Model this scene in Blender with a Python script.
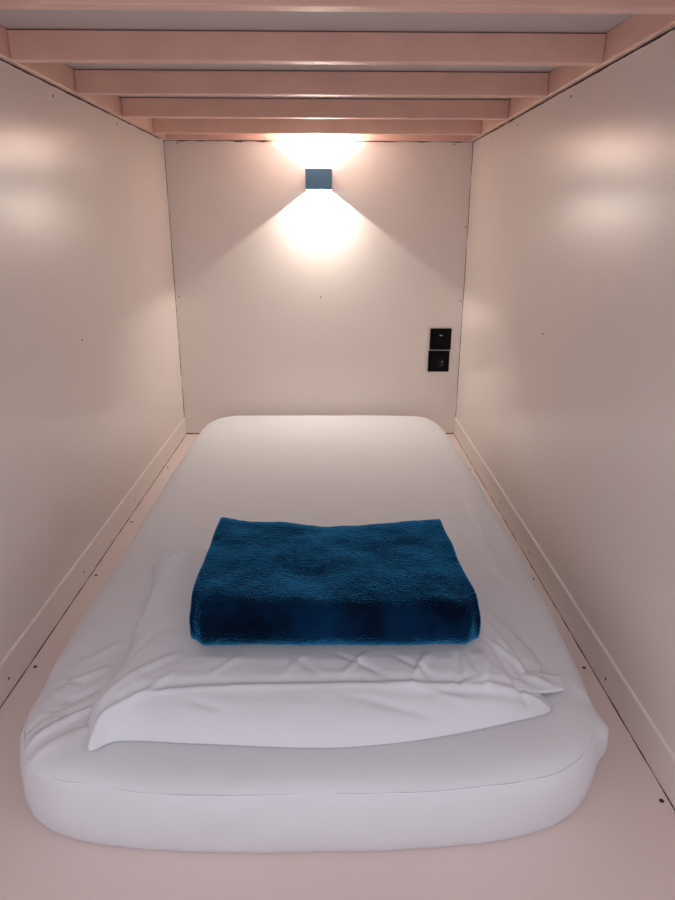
import bpy, bmesh, math, random
from mathutils import Vector, Matrix, noise
random.seed(4)
S = bpy.context.scene
for o in list(bpy.data.objects): bpy.data.objects.remove(o)
C = S.collection

# ------------------------------------------------------------------ camera
CAM = Vector((.03873, -2.57279, .81214)); YAW, PITCH, ROLL = .01207, .33117, .00345
fw = Vector((math.sin(YAW)*math.cos(PITCH), math.cos(YAW)*math.cos(PITCH), -math.sin(PITCH)))
rt = Vector((math.cos(YAW), -math.sin(YAW), 0)); up = rt.cross(fw)
r2 = rt*math.cos(ROLL) + up*math.sin(ROLL); u2 = -rt*math.sin(ROLL) + up*math.cos(ROLL)
cd = bpy.data.cameras.new('camera'); cam = bpy.data.objects.new('camera', cd); C.objects.link(cam)
cd.sensor_fit = 'VERTICAL'; cd.sensor_height = 36; cd.sensor_width = 27; cd.lens = 660*36/900
cd.clip_start = .01
m = Matrix((r2, u2, -fw)).transposed().to_4x4(); m.translation = CAM; cam.matrix_world = m
S.camera = cam
# ------------------------------------------------------------------ world: dim lilac corridor light
W = bpy.data.worlds.new('world'); S.world = W; W.use_nodes = True
bg = W.node_tree.nodes['Background']; bg.inputs[0].default_value = (.97, .90, .98, 1); bg.inputs[1].default_value = .72
# unseen fill light added out in front of the bunk, as corridor light
la = bpy.data.lights.new('corridor_fill', 'AREA'); la.shape = 'DISK'; la.size = .9; la.energy = 17; la.color = (.88, .92, 1)
lo = bpy.data.objects.new('corridor_fill', la); C.objects.link(lo); lo.location = (.1, -4.2, 1.75)
lo.rotation_euler = (Vector((0, -1.7, .1)) - Vector(lo.location)).to_track_quat('-Z', 'Y').to_euler()
LAMP = 3.0; SPREAD = 146
# ------------------------------------------------------------------ exposure
S.view_settings.view_transform = 'Standard'; S.view_settings.look = 'None'
S.view_settings.exposure = 0; S.view_settings.gamma = 1; S.view_settings.use_curve_mapping = False

# ------------------------------------------------------------------ materials
def mat(name, col, rough=.5, bump=None, var=None, **kw):
    mt = bpy.data.materials.new(name); mt.use_nodes = True
    nt = mt.node_tree; b = nt.nodes['Principled BSDF']
    b.inputs['Base Color'].default_value = (*col, 1); b.inputs['Roughness'].default_value = rough
    for k, v in kw.items():
        b.inputs[k.replace('_', ' ')].default_value = v
    tc = nt.nodes.new('ShaderNodeTexCoord')
    if var:                                     # (scale, second colour, low, high)
        n = nt.nodes.new('ShaderNodeTexNoise'); n.inputs['Scale'].default_value = var[0]; n.inputs['Detail'].default_value = 5
        nt.links.new(tc.outputs['Object'], n.inputs['Vector'])
        mr = nt.nodes.new('ShaderNodeMapRange'); mr.inputs[1].default_value = var[2]; mr.inputs[2].default_value = var[3]
        nt.links.new(n.outputs['Fac'], mr.inputs[0])
        mx = nt.nodes.new('ShaderNodeMix'); mx.data_type = 'RGBA'
        mx.inputs[6].default_value = (*col, 1); mx.inputs[7].default_value = (*var[1], 1)
        nt.links.new(mr.outputs[0], mx.inputs[0]); nt.links.new(mx.outputs[2], b.inputs['Base Color'])
    if bump:                                    # list of (scale, strength, distance, detail)
        last = None
        for sc, st, ds, de in bump:
            n = nt.nodes.new('ShaderNodeTexNoise'); n.inputs['Scale'].default_value = sc; n.inputs['Detail'].default_value = de
            nt.links.new(tc.outputs['Object'], n.inputs['Vector'])
            bp = nt.nodes.new('ShaderNodeBump'); bp.inputs['Strength'].default_value = st; bp.inputs['Distance'].default_value = ds
            nt.links.new(n.outputs['Fac'], bp.inputs['Height'])
            if last: nt.links.new(last.outputs[0], bp.inputs['Normal'])
            last = bp
        nt.links.new(last.outputs[0], b.inputs['Normal'])
    return mt
PAINT = (.83, .745, .695)
M = dict(
    wall=mat('pink_wall_paint', PAINT, .25, [(260, .10, .001, 2), (3, .12, .01, 2)], (2.2, (.84, .755, .705), .35, .65), Specular_IOR_Level=.75),
    floor=mat('pink_floor_paint', (.74, .60, .565), .38, [(180, .12, .001, 2)], (3, (.755, .625, .59), .35, .65)),
    beam=mat('pink_beam_paint', (.88, .56, .45), .32, [(120, .15, .001, 3)], (9, (.78, .49, .40), .4, .7)),
    board=mat('pale_bunk_board', (.66, .60, .60), .55, [(200, .1, .001, 2)]),
    gap=mat('dark_gap_shade', (.035, .018, .015), .9),
    sheet=mat('white_cotton_sheet', (.68, .68, .705), .85, [(900, .12, .0004, 2), (14, .12, .006, 3)], Sheen_Weight=.15),
    case=mat('white_pillow_cotton', (.70, .71, .745), .8, [(900, .12, .0004, 2), (22, .18, .005, 3)], Sheen_Weight=.15),
    fleece=mat('blue_plush_fleece', (.0003, .004, .015), .9, [(8, .5, .03, 1.5), (30, .30, .008, 2), (330, .9, .003, 2)], (8, (.0010, .020, .062), .44, .68),
               Sheen_Weight=1.0, Sheen_Roughness=.30, Sheen_Tint=(.055, .50, 1.0, 1), Specular_IOR_Level=.05),
    lampcase=mat('blue_grey_lamp_metal', (.13, .27, .42), .38, Metallic=.25),
    glass=mat('black_glass', (.002, .002, .003), .15, Specular_IOR_Level=.12),
    black=mat('black_plastic', (.003, .003, .003), .4, Specular_IOR_Level=.1),
    mark=mat('pale_print', (.55, .55, .55), .5),
    screw=mat('dark_screw', (.03, .016, .012), .5, Metallic=.4),
    thread=mat('seam_thread', (.76, .75, .79), .9),
)
em = bpy.data.materials.new('led_lens'); em.use_nodes = True
b = em.node_tree.nodes['Principled BSDF']; b.inputs['Emission Color'].default_value = (1, .90, .80, 1); b.inputs['Emission Strength'].default_value = 12
M['bulb'] = em

# ------------------------------------------------------------------ helpers
def link(name, bm, mt, parent=None, smooth=False, struct=False):
    me = bpy.data.meshes.new(name); bmesh.ops.recalc_face_normals(bm, faces=bm.faces); bm.to_mesh(me); bm.free()
    me.materials.append(M[mt])
    if smooth:
        for p in me.polygons: p.use_smooth = True
    o = bpy.data.objects.new(name, me); C.objects.link(o)
    if parent: o.parent = parent
    if struct: o['kind'] = 'structure'
    return o
def box(bm, x0, x1, y0, y1, z0, z1, bev=0):
    r = bmesh.ops.create_cube(bm, size=1); vs = r['verts']
    for v in vs: v.co = Vector(((x0+x1)/2 + v.co.x*(x1-x0), (y0+y1)/2 + v.co.y*(y1-y0), (z0+z1)/2 + v.co.z*(z1-z0)))
    if bev:
        es = list({e for v in vs for e in v.link_edges})
        bmesh.ops.bevel(bm, geom=es, offset=bev, segments=2, affect='EDGES', profile=.6)
def boxo(name, dims, mt, parent=None, bev=0, struct=False):
    bm = bmesh.new(); box(bm, *dims, bev=bev); return link(name, bm, mt, parent, struct=struct)
def thing(name, label, cat, loc, group=None):
    o = bpy.data.objects.new(name, None); o.empty_display_size = .05; C.objects.link(o); o.location = loc
    o['label'] = label; o['category'] = cat
    if group: o['group'] = group
    return o
def keep(ch, par):                              # parent while geometry stays given in world coordinates
    ch.parent = par; ch.location = -Vector(par.location)
def spline(pts, n, closed=True):
    out = []; L = len(pts)
    for i in range(L if closed else L-1):
        if closed: p0, p1, p2, p3 = pts[i-1], pts[i], pts[(i+1) % L], pts[(i+2) % L]
        else: p0, p1, p2, p3 = pts[max(i-1, 0)], pts[i], pts[i+1], pts[min(i+2, L-1)]
        for k in range(n):
            t = k/n; out.append(tuple(.5*((2*b) + (c-a)*t + (2*a-5*b+4*c-d)*t*t + (-a+3*b-3*c+d)*t**3) for a, b, c, d in zip(p0, p1, p2, p3)))
    if not closed: out.append(tuple(pts[-1]))
    return out
def segd(x, y, x0, y0, x1, y1):
    dx, dy = x1-x0, y1-y0; L = dx*dx+dy*dy
    t = ((x-x0)*dx + (y-y0)*dy)/L; tc = min(1, max(0, t))
    return math.hypot(x-x0-dx*tc, y-y0-dy*tc), tc
def polyd(x, y, P):
    return min(segd(x, y, *P[i-1], *P[i])[0] for i in range(len(P)))
def creases(x, y, L):
    h = 0
    for x0, y0, x1, y1, a, w in L:
        if abs(x-(x0+x1)/2) > abs(x1-x0)/2+3*w or abs(y-(y0+y1)/2) > abs(y1-y0)/2+3*w: continue
        d, t = segd(x, y, x0, y0, x1, y1); d += .25*w*nz(x, y, a*900, 60)
        h += a*math.exp(-(d/w)**2)*(math.sin(math.pi*(.08+.84*t)))**.7
    return h
def nz(x, y, z, s): return noise.noise(Vector((x*s, y*s, z*s)))
def sm(a, b, x):
    t = min(1, max(0, (x-a)/(b-a))); return t*t*(3-2*t)

# ================================================================== STRUCTURE
HW, YB, YF, H, ZP = .548, -.008, -2.12, 1.087, 1.136
G = .0022
floor = boxo('floor', (-HW-.02, HW+.02, YF, YB+.02, -.018, 0), 'floor', struct=True)
wl = boxo('wall_left', (-HW-.018, -HW, YF, YB-G, .001, H-G), 'wall', struct=True)
wr = boxo('wall_right', (HW, HW+.018, YF, YB-G, .001, H-G), 'wall', struct=True)
wb = boxo('wall_back', (-HW+G*.6, HW-G*.6, YB, YB+.018, .002, H-G), 'wall', struct=True)
ce = boxo('ceiling', (-HW-.02, HW+.02, YF, YB+.02, ZP, ZP+.016), 'board', struct=True)

# baseboards with a chamfered top edge
def baseboard(name, s):
    bm = bmesh.new(); t, h = .004, .070
    prof = [(0, .0012), (t, .0012), (t, h-.003), (t*.5, h), (0, h)]
    rings = [[bm.verts.new((s*(HW-a), y, z)) for a, z in prof] for y in (YF, YB-.003)]
    for i in range(len(prof)):
        j = (i+1) % len(prof); bm.faces.new((rings[0][i], rings[0][j], rings[1][j], rings[1][i]))
    bm.faces.new(rings[0]); bm.faces.new(rings[1][::-1])
    return link(name, bm, 'wall', struct=True)
bl = baseboard('baseboard_left', -1); br = baseboard('baseboard_right', 1)

# ragged dark strips that paint in the shade of gaps between the boards
def joint(name, p0, p1, n0, n1, w=.0016, rag=.5, seed=0):
    """thin dark strip from p0 to p1; n0/n1 are the two directions it spreads in"""
    bm = bmesh.new(); p0, p1 = Vector(p0), Vector(p1); a, c = Vector(n0), Vector(n1)
    N = int((p1-p0).length/.006); prev = None
    for i in range(N+1):
        p = p0.lerp(p1, i/N); k = nz(i*.13, seed, 3.3, 1)+.5*nz(i*.61, seed, 9.1, 1)
        q = w*max(.25, 1+rag*2.2*k)
        r = [bm.verts.new(p), bm.verts.new(p+a*q), bm.verts.new(p+a*q*.5+c*q*.5), bm.verts.new(p+c*q)]
        if prev:
            for j in range(4): bm.faces.new((prev[j], prev[(j+1) % 4], r[(j+1) % 4], r[j]))
        else: bm.faces.new(r)
        prev = r
    bm.faces.new(prev[::-1])
    return link(name, bm, 'gap', struct=True)
joint('gap_shade_1', (-HW-.002, YB+.001, .07), (-HW-.002, YB+.001, H), (1, 0, 0), (0, -1, 0), .0034, .35, 1)
joint('gap_shade_2', (HW+.002, YB+.001, .07), (HW+.002, YB+.001, H), (-1, 0, 0), (0, -1, 0), .0034, .4, 2)
joint('gap_shade_3', (-HW, YB+.001, H-.0005), (-.12, YB+.001, H-.0005), (0, -1, 0), (0, 0, -1), .0026, .7, 3)
joint('gap_shade_4', (.10, YB+.001, H-.0005), (HW, YB+.001, H-.0005), (0, -1, 0), (0, 0, -1), .0026, .6, 4)
joint('gap_shade_5', (-HW, YB+.001, 0), (HW, YB+.001, 0), (0, -1, 0), (0, 0, 1), .0042, .15, 5)
joint('gap_shade_6', (-HW+.004, YF, .0002), (-HW+.004, YB, .0002), (1, 0, 0), (0, 0, 1), .0012, .25, 6)
joint('gap_shade_7', (HW-.004, YF, .0002), (HW-.004, YB, .0002), (-1, 0, 0), (0, 0, 1), .0011, .4, 7)
joint('gap_shade_8', (-HW-.0005, YF, H-.0008), (-HW-.0005, YB-.06, H-.0008), (1, 0, 0), (0, 0, -1), .0026, .2, 8)
joint('gap_shade_9', (HW+.0005, YF, H-.0008), (HW+.0005, YB, H-.0008), (-1, 0, 0), (0, 0, -1), .0026, .2, 9)

# countersunk screws, set in the boards they fasten
def screw(par, loc, nrm, r=.0032):
    bm = bmesh.new(); bmesh.ops.create_cone(bm, cap_ends=True, segments=14, radius1=r*.75, radius2=r, depth=.0012)
    bmesh.ops.translate(bm, verts=bm.verts, vec=(0, 0, .0002))
    top = max(bm.faces, key=lambda f: f.calc_center_median().z)
    q = bmesh.ops.inset_individual(bm, faces=[top], thickness=r*.35, depth=-.0004)
    rot = Vector(nrm).to_track_quat('Z', 'Y').to_matrix().to_4x4(); bm.transform(rot)
    o = link('screw', bm, 'screw', par); o.location = loc
    return o
for x, z in ((.004, .545), (-.533, .545), (.538, .533), (-.50, 1.078), (.48, 1.078), (.54, .80)): screw(wb, (x, YB, z), (0, -1, 0), .0027)
for y, z in ((-1.005, .549), (-1.0, 1.065), (-.556, 1.067)): screw(wl, (-HW, y, z), (1, 0, 0), .0027)
for y, z in ((-.998, .563), (-1.018, 1.067), (-.60, 1.065), (-.3, 1.065)): screw(wr, (HW, y, z), (-1, 0, 0), .0027)
for y in (-1.57, -1.185, -.75, -.35): screw(bl, (-HW+.004, y, .03), (1, 0, 0), .0027)
for y in (-1.571, -1.078, -.77, -.40): screw(br, (HW-.004, y, .024), (-1, 0, 0), .0027)
for x, y in ((-.530, -1.498), (-.530, -1.148), (-.53, -.845), (-.53, -.4), (.532, -1.819), (.530, -1.508), (.530, -1.171), (.528, -.849), (.527, -.42)): screw(floor, (x, y, 0), (0, 0, 1), .0037)

# ================================================================== UPPER BUNK
bunk = thing('upper_bunk_frame', 'pink painted timber frame of the bunk above with crossbeams under a pale board', 'bed frame', (0, -1, H))
RT = .022
for s in (-1, 1):
    o = boxo('side_rail', (min(s*(HW-.014), s*(HW+.02)), max(s*(HW-.014), s*(HW+.02)), YF, YB-.0, H+.0003, ZP-.0004), 'beam', bev=.0015); keep(o, bunk)
o = boxo('back_rail', (-HW+.0145, HW-.0145, YB-.012, YB+.02, H+.0003, ZP-.0004), 'beam', bev=.0015); keep(o, bunk)
for y in (-1.541, -1.220, -.896, -.548, -.204):
    o = boxo('crossbeam', (-HW+.0145, HW-.0145, y, y+.027, H+.0006, ZP-.0018), 'beam', bev=.002); keep(o, bunk)
o = boxo('crossbeam', (-HW+.0145, HW-.0145, -1.85, -1.823, H+.0006, ZP-.0018), 'beam', bev=.002); keep(o, bunk)

# ================================================================== WALL LAMP
LZ, LX = .957, 0.0
lamp = thing('wall_lamp', 'small blue-grey cube wall lamp shining up and down', 'lamp', (LX, YB, LZ))
hw, hh, dp, th = .046, .034, .094, .0035
bm = bmesh.new()
def loop(x0, x1, y0, y1, z): return [bm.verts.new(v) for v in ((x0, y0, z), (x1, y0, z), (x1, y1, z), (x0, y1, z))]
ob, ot = loop(-hw, hw, -dp, 0, -hh), loop(-hw, hw, -dp, 0, hh)
ib, it = loop(-hw+th, hw-th, -dp+th, -th, -hh), loop(-hw+th, hw-th, -dp+th, -th, hh)
for i in range(4):
    j = (i+1) % 4
    bm.faces.new((ob[i], ob[j], ot[j], ot[i])); bm.faces.new((ib[j], ib[i], it[i], it[j]))
    bm.faces.new((ot[i], ot[j], it[j], it[i])); bm.faces.new((ob[j], ob[i], ib[i], ib[j]))
bmesh.ops.bevel(bm, geom=[e for e in bm.edges if abs((e.verts[0].co-e.verts[1].co).z) > .05 and abs(e.verts[0].co.x) > hw-.001], offset=.0015, segments=2, affect='EDGES')
link('housing', bm, 'lampcase', lamp)
boxo('led_module', (-.016, .016, -dp*.5-.016, -.003, -.002, .002), 'lampcase', lamp)
for sg in (-1, 1):
    bm = bmesh.new(); bmesh.ops.create_cone(bm, cap_ends=True, segments=20, radius1=.007, radius2=.007, depth=.0008)
    o = link('led_lens', bm, 'bulb', lamp); o.location = (0, -dp*.5, sg*.0026)
    l = bpy.data.lights.new('led_light', 'AREA'); l.shape = 'DISK'; l.size = .006; l.energy = LAMP; l.color = (1, .93, .82); l.spread = math.radians(SPREAD)
    q = bpy.data.objects.new('led_light', l); C.objects.link(q); q.parent = lamp; q.location = (0, -dp*.5, sg*.0036)
    q.rotation_euler = (0 if sg < 0 else math.pi, 0, 0)

# ================================================================== SWITCH AND SOCKET
def plate(name, label, cat, cx, cz):
    t = thing(name, label, cat, (cx, YB, cz)); h = .0415
    boxo('frame', (-h, h, -.0075, 0, -h, h), 'glass', t, .002)
    return t
sw = plate('wall_switch', 'upper black square switch plate on the back wall', 'switch', .4685, .387)
boxo('rocker', (-.029, .029, -.0105, -.0076, -.029, .029), 'glass', sw, .0015)
bm = bmesh.new()
for a, c in ((-.004, -.0035), (.0015, .002)): box(bm, a, a+.0055, -.0109, -.0104, .0145-abs(c)*.2, .0165)
box(bm, -.0045, -.0025, -.0109, -.0104, .0125, .0185)
link('indicator_mark', bm, 'mark', sw)
so = plate('wall_socket', 'lower black square socket plate with one tiny pale dot', 'socket', .4655, .3005)
bm = bmesh.new()      # round recess
for i in range(40):
    a = i/40*2*math.pi
prev = None; N = 40
rg = [[bm.verts.new((r*math.cos(i/N*2*math.pi), y, r*math.sin(i/N*2*math.pi))) for i in range(N)] for r, y in ((.029, -.0076), (.029, -.0100), (.0265, -.0100), (.0215, -.0086), (.0215, -.0080))]
for a, c in zip(rg, rg[1:]):
    for i in range(N): bm.faces.new((a[i], a[(i+1) % N], c[(i+1) % N], c[i]))
bm.faces.new(rg[-1])
bm.faces.new(rg[0][::-1])
link('socket_well', bm, 'black', so)
bm = bmesh.new()
bmesh.ops.create_icosphere(bm, subdivisions=2, radius=.0024); bm.transform(Matrix.Translation((.013, -.0105, -.001)))
link('indicator_dot', bm, 'mark', so)
bm = bmesh.new()
for i in range(5):
    for j in range(4):
        if (i+j) % 2 == 0: box(bm, .004+i*.004, .0052+i*.004, -.0086, -.0078, -.010-j*.0035, -.0088-j*.0035)
o = link('dot_pattern', bm, 'mark', so)

# ================================================================== MATTRESS with fitted sheet
OUT = spline([(.02, -1.909), (.16, -1.905), (.28, -1.891), (.375, -1.862), (.436, -1.797), (.459, -1.70), (.473, -1.5), (.478, -1.2), (.475, -.8), (.468, -.4), (.462, -.22),
              (.437, -.13), (.385, -.085), (.30, -.072), (0, -.068), (-.28, -.072), (-.355, -.085), (-.41, -.13), (-.437, -.22), (-.441, -.4),
              (-.441, -.8), (-.438, -1.2), (-.440, -1.5), (-.433, -1.68), (-.420, -1.79), (-.366, -1.866), (-.245, -1.899), (-.11, -1.908)], 44)
TZ = .122
PROF = [(.011, .0), (.008, .0015), (.004, .012), (.001, .030), (0, .050), (.001, .070), (.003, .085), (.005, .093), (.007, .097), (.012, .1035), (.019, .109), (.028, .1135), (.040, .117), (.056, .1195), (.075, .121)]
FOLDS = [  # x0 y0 x1 y1 amp width : pulled fabric at the tucked near corners and along the sides
    (-.425, -1.755, -.325, -1.66, .0045, .008), (-.42, -1.80, -.315, -1.70, -.004, .008), (-.415, -1.72, -.33, -1.60, .0035, .010), (-.405, -1.83, -.30, -1.745, .0045, .008),
    (-.40, -1.80, -.31, -1.735, -.003, .006), (-.43, -1.66, -.36, -1.50, .002, .012), (-.39, -1.85, -.29, -1.79, .003, .011), (-.42, -1.77, -.36, -1.63, -.0025, .007),
    (.41, -.9, .39, -1.35, .003, .012), (.37, -1.1, .42, -1.5, .002, .014), (.45, -1.62, .38, -1.80, .003, .016), (.40, -.45, .42, -.95, .0015, .012),
    (.30, -1.35, .345, -1.22, .002, .010), (-.30, -.3, .1, -.28, .001, .04), (.43, -1.70, .47, -1.75, .005, .014), (.335, -1.16, .40, -1.40, .0025, .008)]
FOLDS = [(a, b, c, d, e*.9, f*.72) for a, b, c, d, e, f in FOLDS]
def inset_outline(P, d):
    n = len(P); res = []
    for i in range(n):
        ax, ay = P[i-1]; bx, by = P[(i+1) % n]; tx, ty = bx-ax, by-ay; L = math.hypot(tx, ty)
        res.append((P[i][0]-ty/L*d, P[i][1]+tx/L*d))
    return res
def mattress_point(x, y, z, inset, k):
    top = sm(.095, .118, z)
    h = 1.9*creases(x, y, FOLDS)*(.35+.65*top) if z > .03 else 0
    w = .0016*nz(x, y, 0, 5)*top + .0006*nz(x, y, 2, 14)*top
    if .0 < z < .1: w = 0
    return x, y, max(0, (z+h+w)*(1-.09*sm(-.7, -.1, y)))
bm = bmesh.new(); rings = []
for ins, z in PROF:
    P = inset_outline(OUT, ins); r = []
    for i, (x, y) in enumerate(P):
        bul = (.004*nz(x, y, z*2, 9) + .0018*nz(x, y, z*6, 30))*(1 if z > .005 else .6)
        nx, ny = x-OUT[i][0], y-OUT[i][1]
        a, c = OUT[i-1], OUT[(i+1) % len(OUT)]; L = math.hypot(c[0]-a[0], c[1]-a[1])
        ox, oy = (c[1]-a[1])/L, -(c[0]-a[0])/L
        # tufts of gathered sheet at the right near corner
        tuft = .016*math.exp(-((x-.448)/.03)**2-((y+1.762)/.022)**2)*sm(.01, .05, z)*(1-sm(.085, .11, z))
        px, py = x+ox*(bul+tuft), y+oy*(bul+tuft)
        r.append(bm.verts.new(mattress_point(px, py, z, ins, i)))
    rings.append(r)
inn = inset_outline(OUT, .075); NR = 74; axis = lambda y: (.02, min(-.45, max(-1.55, y)))
for k in range(1, NR):
    s = 1-(k/NR); r = []
    for x, y in inn:
        cx, cy = axis(y); X, Y = cx+(x-cx)*s, cy+(y-cy)*s
        zz = .121+.004*(1-s)
        # the mattress gives a little under the pillow
        r.append(bm.verts.new(mattress_point(X, Y, zz, .1, 0)))
    rings.append(r)
for a, c in zip(rings, rings[1:]):
    for i in range(len(a)):
        j = (i+1) % len(a); bm.faces.new((a[i], a[j], c[j], c[i]))
bm.faces.new(rings[0][::-1])
cx = rings[-1]; bm.faces.new(cx)
mt = thing('mattress', 'long white mattress in a fitted cotton sheet lying on the pink floor', 'mattress', (.02, -1, 0))
bmesh.ops.remove_doubles(bm, verts=bm.verts, dist=.00002)
o = link('fitted_sheet', bm, 'sheet', smooth=True); keep(o, mt)
# raised seam running along the near top edge
def tube(pts, rad, name, mtn, n=8):
    bm = bmesh.new(); prev = None
    for i, p in enumerate(pts):
        p = Vector(p); d = (Vector(pts[min(i+1, len(pts)-1)])-Vector(pts[max(i-1, 0)])).normalized()
        a = d.cross(Vector((0, 0, 1))).normalized(); c = d.cross(a)
        r = [bm.verts.new(p+(a*math.cos(t)+c*math.sin(t))*rad) for t in (2*math.pi*k/n for k in range(n))]
        if prev:
            for j in range(n): bm.faces.new((prev[j], prev[(j+1) % n], r[(j+1) % n], r[j]))
        else: bm.faces.new(r)
        prev = r
    bm.faces.new(prev[::-1]); return link(name, bm, mtn, smooth=True)
P = inset_outline(OUT, .0095)
idx = sorted([i for i, (x, y) in enumerate(P) if y < -1.70], key=lambda i: P[i][0])
pts = []
for i in idx:
    x, y = P[i]; a, c = OUT[i-1], OUT[(i+1) % len(OUT)]; L = math.hypot(c[0]-a[0], c[1]-a[1])
    bul = .004*nz(x, y, .19, 9)+.0018*nz(x, y, .57, 30)
    pts.append((x+(c[1]-a[1])/L*bul, y-(c[0]-a[0])/L*bul, .1005))
o = tube(pts, .0010, 'seam', 'thread'); keep(o, mt)

# ================================================================== PILLOW
BZ = .170
PZ = .121
PO = spline([(-.333, -1.318), (-.318, -1.39), (-.310, -1.47), (-.309, -1.561), (-.300, -1.62), (-.302, -1.685), (-.318, -1.76), (-.304, -1.816), (-.292, -1.846), (-.255, -1.828), (-.143, -1.834), (.018, -1.843),
             (.12, -1.836), (.209, -1.820), (.30, -1.796), (.362, -1.776), (.372, -1.755), (.366, -1.72), (.385, -1.66), (.372, -1.595), (.350, -1.53), (.328, -1.465), (.318, -1.38), (.325, -1.31), (.25, -1.295), (.1, -1.285),
             (-.1, -1.285), (-.25, -1.305)], 15)
import numpy as np
PA = np.array(PO)[::2]; PB = np.roll(PA, -1, axis=0); PD = PB-PA; PL = (PD**2).sum(1)
def pdist(x, y):
    q = np.array((x, y))-PA; t = np.clip((q*PD).sum(1)/PL, 0, 1)[:, None]
    return float(np.sqrt(((q-PD*t)**2).sum(1).min()))
PCX, PCY = .02, -1.56
RIDGE = spline([(-.295, -1.825), (-.262, -1.800), (-.215, -1.775), (-.12, -1.768), (.02, -1.766), (.16, -1.764), (.26, -1.760), (.325, -1.755), (.368, -1.765)], 4, False)
PCR = [(-.16, -1.73, -.12, -1.80, -.0018, .007), (-.20, -1.66, -.30, -1.79, .003, .012), (-.24, -1.60, -.30, -1.74, -.0025, .010), (-.27, -1.42, -.30, -1.60, .003, .010), (-.22, -1.33, -.325, -1.40, .0035, .010),
       (-.24, -1.36, -.30, -1.50, -.003, .009), (-.20, -1.31, -.30, -1.34, .002, .008), (.10, -1.66, .06, -1.70, .003, .007), (.14, -1.67, .20, -1.705, -.0025, .007), (.20, -1.66, .16, -1.71, .0035, .008),
       (.24, -1.66, .23, -1.715, -.004, .008), (.28, -1.64, .275, -1.71, .0045, .009), (.30, -1.62, .33, -1.72, -.0045, .009), (.30, -1.56, .36, -1.70, .004, .009), (.31, -1.50, .37, -1.62, .003, .009), (.285, -1.62, .35, -1.67, .003, .008),
       (0, -1.665, -.03, -1.70, .0025, .006), (-.02, -1.67, .03, -1.705, -.002, .006), (.05, -1.665, .12, -1.70, -.0022, .007), (-.10, -1.67, -.14, -1.70, .002, .008), (.10, -1.75, .26, -1.79, .0018, .008), (.05, -1.78, .2, -1.81, -.0015, .008),
       (.18, -1.72, .33, -1.765, -.002, .009), (.22, -1.71, .31, -1.735, .002, .006), (-.25, -1.80, -.20, -1.74, .003, .009), (.26, -1.69, .255, -1.65, -.003, .006), (.17, -1.70, .19, -1.66, .0025, .006)]
PCR = [(a, b if b < -1.73 else (b if b > -1.6 else -1.6+(b+1.6)*1.45), c, d if d < -1.73 else (d if d > -1.6 else -1.6+(d+1.6)*1.45), e*.95, f*.66) for a, b, c, d, e, f in PCR]
def pillow_top(x, y):
    d = pdist(x, y)
    body = .050*(1-math.exp(-d/(.032-.016*sm(.20, .28, -x))))*(1-.25*math.exp(-((x-.04)/.25)**2-((y+1.49)/.14)**2))
    thin = 1-.55*sm(.27, .37, x)-.12*sm(.24, .32, -x)                # case runs flat and empty past the filling
    h = body*thin
    dr = min(segd(x, y, *RIDGE[i], *RIDGE[i+1])[0] for i in range(len(RIDGE)-1))
    ry = RIDGE[min(range(len(RIDGE)), key=lambda i: abs(RIDGE[i][0]-x))][1]
    fade = sm(0, .03, d)
    if y < ry: h *= (1-.10*(1-math.exp(-dr/.03)))
    h += .0045*math.exp(-(dr/.0045)**1.5)*fade*(.6+.4*nz(x, y, 4, 9)) - (.003*math.exp(-((dr-.011)/.008)**2) if y > ry else 0)*fade
    h += fade*(creases(x, y, PCR)*1.5+.0018*nz(x, y, 1, 13)+.0010*nz(x*.6, y*1.5, 5, 38))
    k = sm(-.235, -.19, x)*(1-sm(.28, .325, x))*sm(-1.71, -1.675, y)      # pressed flat under the blanket
    cap = BZ-PZ-.0045
    return h*(1-k)+min(h, cap)*k if k else h
bm = bmesh.new(); rings = []; N = len(PO); NR = 84
for k in range(NR):
    s = 1-(k/NR)**1.25
    rings.append([bm.verts.new((PCX+(x-PCX)*s, PCY+(y-PCY)*s, PZ+.0035+max(.0006, pillow_top(PCX+(x-PCX)*s, PCY+(y-PCY)*s)))) for x, y in PO])
bt = [bm.verts.new((PCX+(x-PCX)*.985, PCY+(y-PCY)*.985, PZ+.0028)) for x, y in PO]
cb = [bm.verts.new((PCX+(x-PCX)*.6, PCY+(y-PCY)*.6, PZ+.0045)) for x, y in PO]
seq = [cb, bt]+rings
for a, c in zip(seq, seq[1:]):
    for i in range(N): j = (i+1) % N; bm.faces.new((a[i], a[j], c[j], c[i]))
bm.faces.new(rings[-1]); bm.faces.new(cb[::-1])
pil = thing('pillow', 'white cotton pillow lying under the folded blue blanket', 'pillow', (PCX, PCY, PZ))
o = link('pillowcase', bm, 'case', smooth=True); keep(o, pil)
# loose open end of the pillowcase, folded over at the near right corner
FO = spline([(.290, -1.735), (.325, -1.705), (.370, -1.693), (.404, -1.700), (.4085, -1.704), (.402, -1.728), (.398, -1.731), (.36, -1.742), (.325, -1.745)], 8)
bm = bmesh.new(); rings = []; fx, fy = .352, -1.718
def flap_z(x, y, s): return PZ+.010+.016*(1-sm(.29, .40, x))+.006*(1-s)+.003*math.sin((x*.6+y)*150)*(1-s)
def ztop(x, y): return PZ+.0035+pillow_top(x, y) if x < .37 else PZ+.006
for k in range(12):
    s = 1-k/12; rings.append([bm.verts.new((fx+(x-fx)*s, fy+(y-fy)*s, flap_z(fx+(x-fx)*s, fy+(y-fy)*s, s))) for x, y in FO])
low = [[bm.verts.new((v.co.x, v.co.y, v.co.z-.0035)) for v in rings[0]]]
for a, c in zip(low+rings, rings):
    for i in range(len(FO)): j = (i+1) % len(FO); bm.faces.new((a[i], a[j], c[j], c[i]))
bm.faces.new(rings[-1]); bm.faces.new(low[0][::-1])
o = link('hem_flap', bm, 'case', smooth=True); keep(o, pil)

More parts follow.
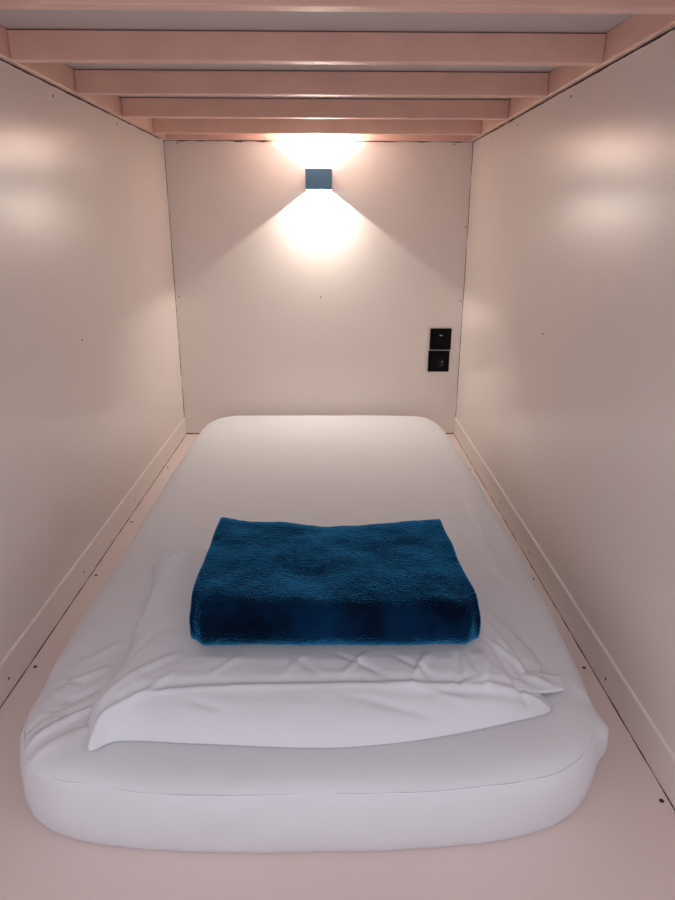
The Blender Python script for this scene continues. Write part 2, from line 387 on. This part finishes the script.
# ================================================================== FOLDED BLANKET
BZ = .170
def band(path, hth):
    """closed outline of a folded band that follows path with half thickness hth"""
    L, Rr = [], []
    for i, (y, z) in enumerate(path):
        a, c = path[max(i-1, 0)], path[min(i+1, len(path)-1)]; ty, tz = c[0]-a[0], c[1]-a[1]; q = math.hypot(ty, tz)
        L.append((y-tz/q*hth, z+ty/q*hth)); Rr.append((y+tz/q*hth, z-ty/q*hth))
    e0 = [(path[0][0]+hth*.8*math.cos(t)*1, path[0][1]+hth*math.sin(t)) for t in (-.8, 0, .8)]
    return L, Rr
def upath(yb, yf, z0, z1, n=14):
    p = []; r = (z1-z0)/2; zc = (z0+z1)/2
    for i in range(n): p.append((yb+(yf+r-yb)*i/n, z0))
    for i in range(n+1): t = -math.pi/2-math.pi*i/n; p.append((yf+r+r*math.cos(t), zc+r*math.sin(t)))
    for i in range(1, n+1): p.append((yf+r+(yb-yf-r)*i/n, z1))
    return p
S0, S1, SB, SF = BZ+.0005, BZ+.085, -1.366, -1.688
def ushape(bm, yb, yf, z0, z1, hth, NX=110):
    path = upath(yb, yf, z0, z1)
    L, Rr = band(path, hth)
    tipT = [(L[-1][0]+hth*.7*math.sin(t)*1., path[-1][1]+hth*math.cos(t)) for t in (.6, 1.2, 1.8, 2.4)]
    tipB = [(L[0][0]+hth*.7*math.sin(t), path[0][1]+hth*math.cos(t)) for t in (.6, 1.2, 1.8, 2.4)]
    prof = Rr+L[::-1]
    # order: Rr along the path, then the rounded top end, L back, rounded bottom end
    up_end = tipT if Rr[-1][1] > L[-1][1] else tipT[::-1]
    lo_end = tipB if L[0][1] > Rr[0][1] else tipB[::-1]
    prof = Rr+up_end+L[::-1]+lo_end
    cyl = []
    for ix in range(-3, NX+4):
        u = min(1, max(0, ix/NX)); e = 0
        if ix < 0: e = -ix/3
        if ix > NX: e = (ix-NX)/3
        r = []
        for y, z in prof:
            # inset the last rings toward the band's middle line to round the selvedge
            f = (y-SF)/(SB-SF)
            x0 = -.179; x1 = .273-.015*f
            cxx = x0+(x1-x0)*u+(1 if ix > NX else -1)*0.004*math.sin(e*math.pi/2)*(1 if e else 0)
            zz = z; yy = y
            if e:
                k = 1-math.cos(e*math.pi/2)*1.0
                near = min(path, key=lambda q: (q[0]-y)**2+(q[1]-z)**2)
                yy = y+(near[0]-y)*k*.75; zz = z+(near[1]-z)*k*.75
            hz = min(1, max(0, (z-S0)/(S1-S0)))
            X = cxx+.0035*nz(yy*1.0, zz*3, 7+(ix > NX/2)*5, 12)
            sag = -.010*math.sin(math.pi*u)**1.2*sm(.35, 1, hz)*sm(0, .9, max(0, f)) - .004*math.sin(math.pi*u)*hz
            sag += .000*sm(.7, 1, f)*(1-sm(0, .16, u))*hz + -.004*sm(.85, 1, u)*(f)*hz - .009*sm(.86, 1, u)*(1-f)*hz
            sag += hz*(.0042*nz(X, yy, 3, 11)+.0022*nz(X, yy, 6, 26)+.0009*nz(X, yy, 9, 80))
            Y = yy + .016*(1-f)*((1-sm(0, .06, u))**2+sm(.93, 1, u)**2) + (.004*nz(X, zz, 2, 10)+.0012*nz(X, zz, 5, 60)) + .012*math.sin(math.pi*u)*sm(.6, 1, f)*-1 + .004*(1-abs(2*u-1))*(1-f)*-1*hz
            r.append(bm.verts.new((X, Y, zz+sag)))
        cyl.append(r)
    n = len(prof)
    for a, c in zip(cyl, cyl[1:]):
        for i in range(n): j = (i+1) % n; bm.faces.new((a[i], a[j], c[j], c[i]))
    bmesh.ops.triangle_fill(bm, edges=[e for e in bm.edges if e.is_boundary], use_beauty=True)
bm = bmesh.new()
ushape(bm, -1.366, -1.688, BZ+.011, BZ+.0745, .0105)
ushape(bm, -1.371, -1.664, BZ+.0320, BZ+.0535, .0095)
bl_o = link('blanket', bm, 'fleece', smooth=True)
bl_o['label'] = 'folded dark blue plush blanket resting on top of the white pillow'; bl_o['category'] = 'blanket'
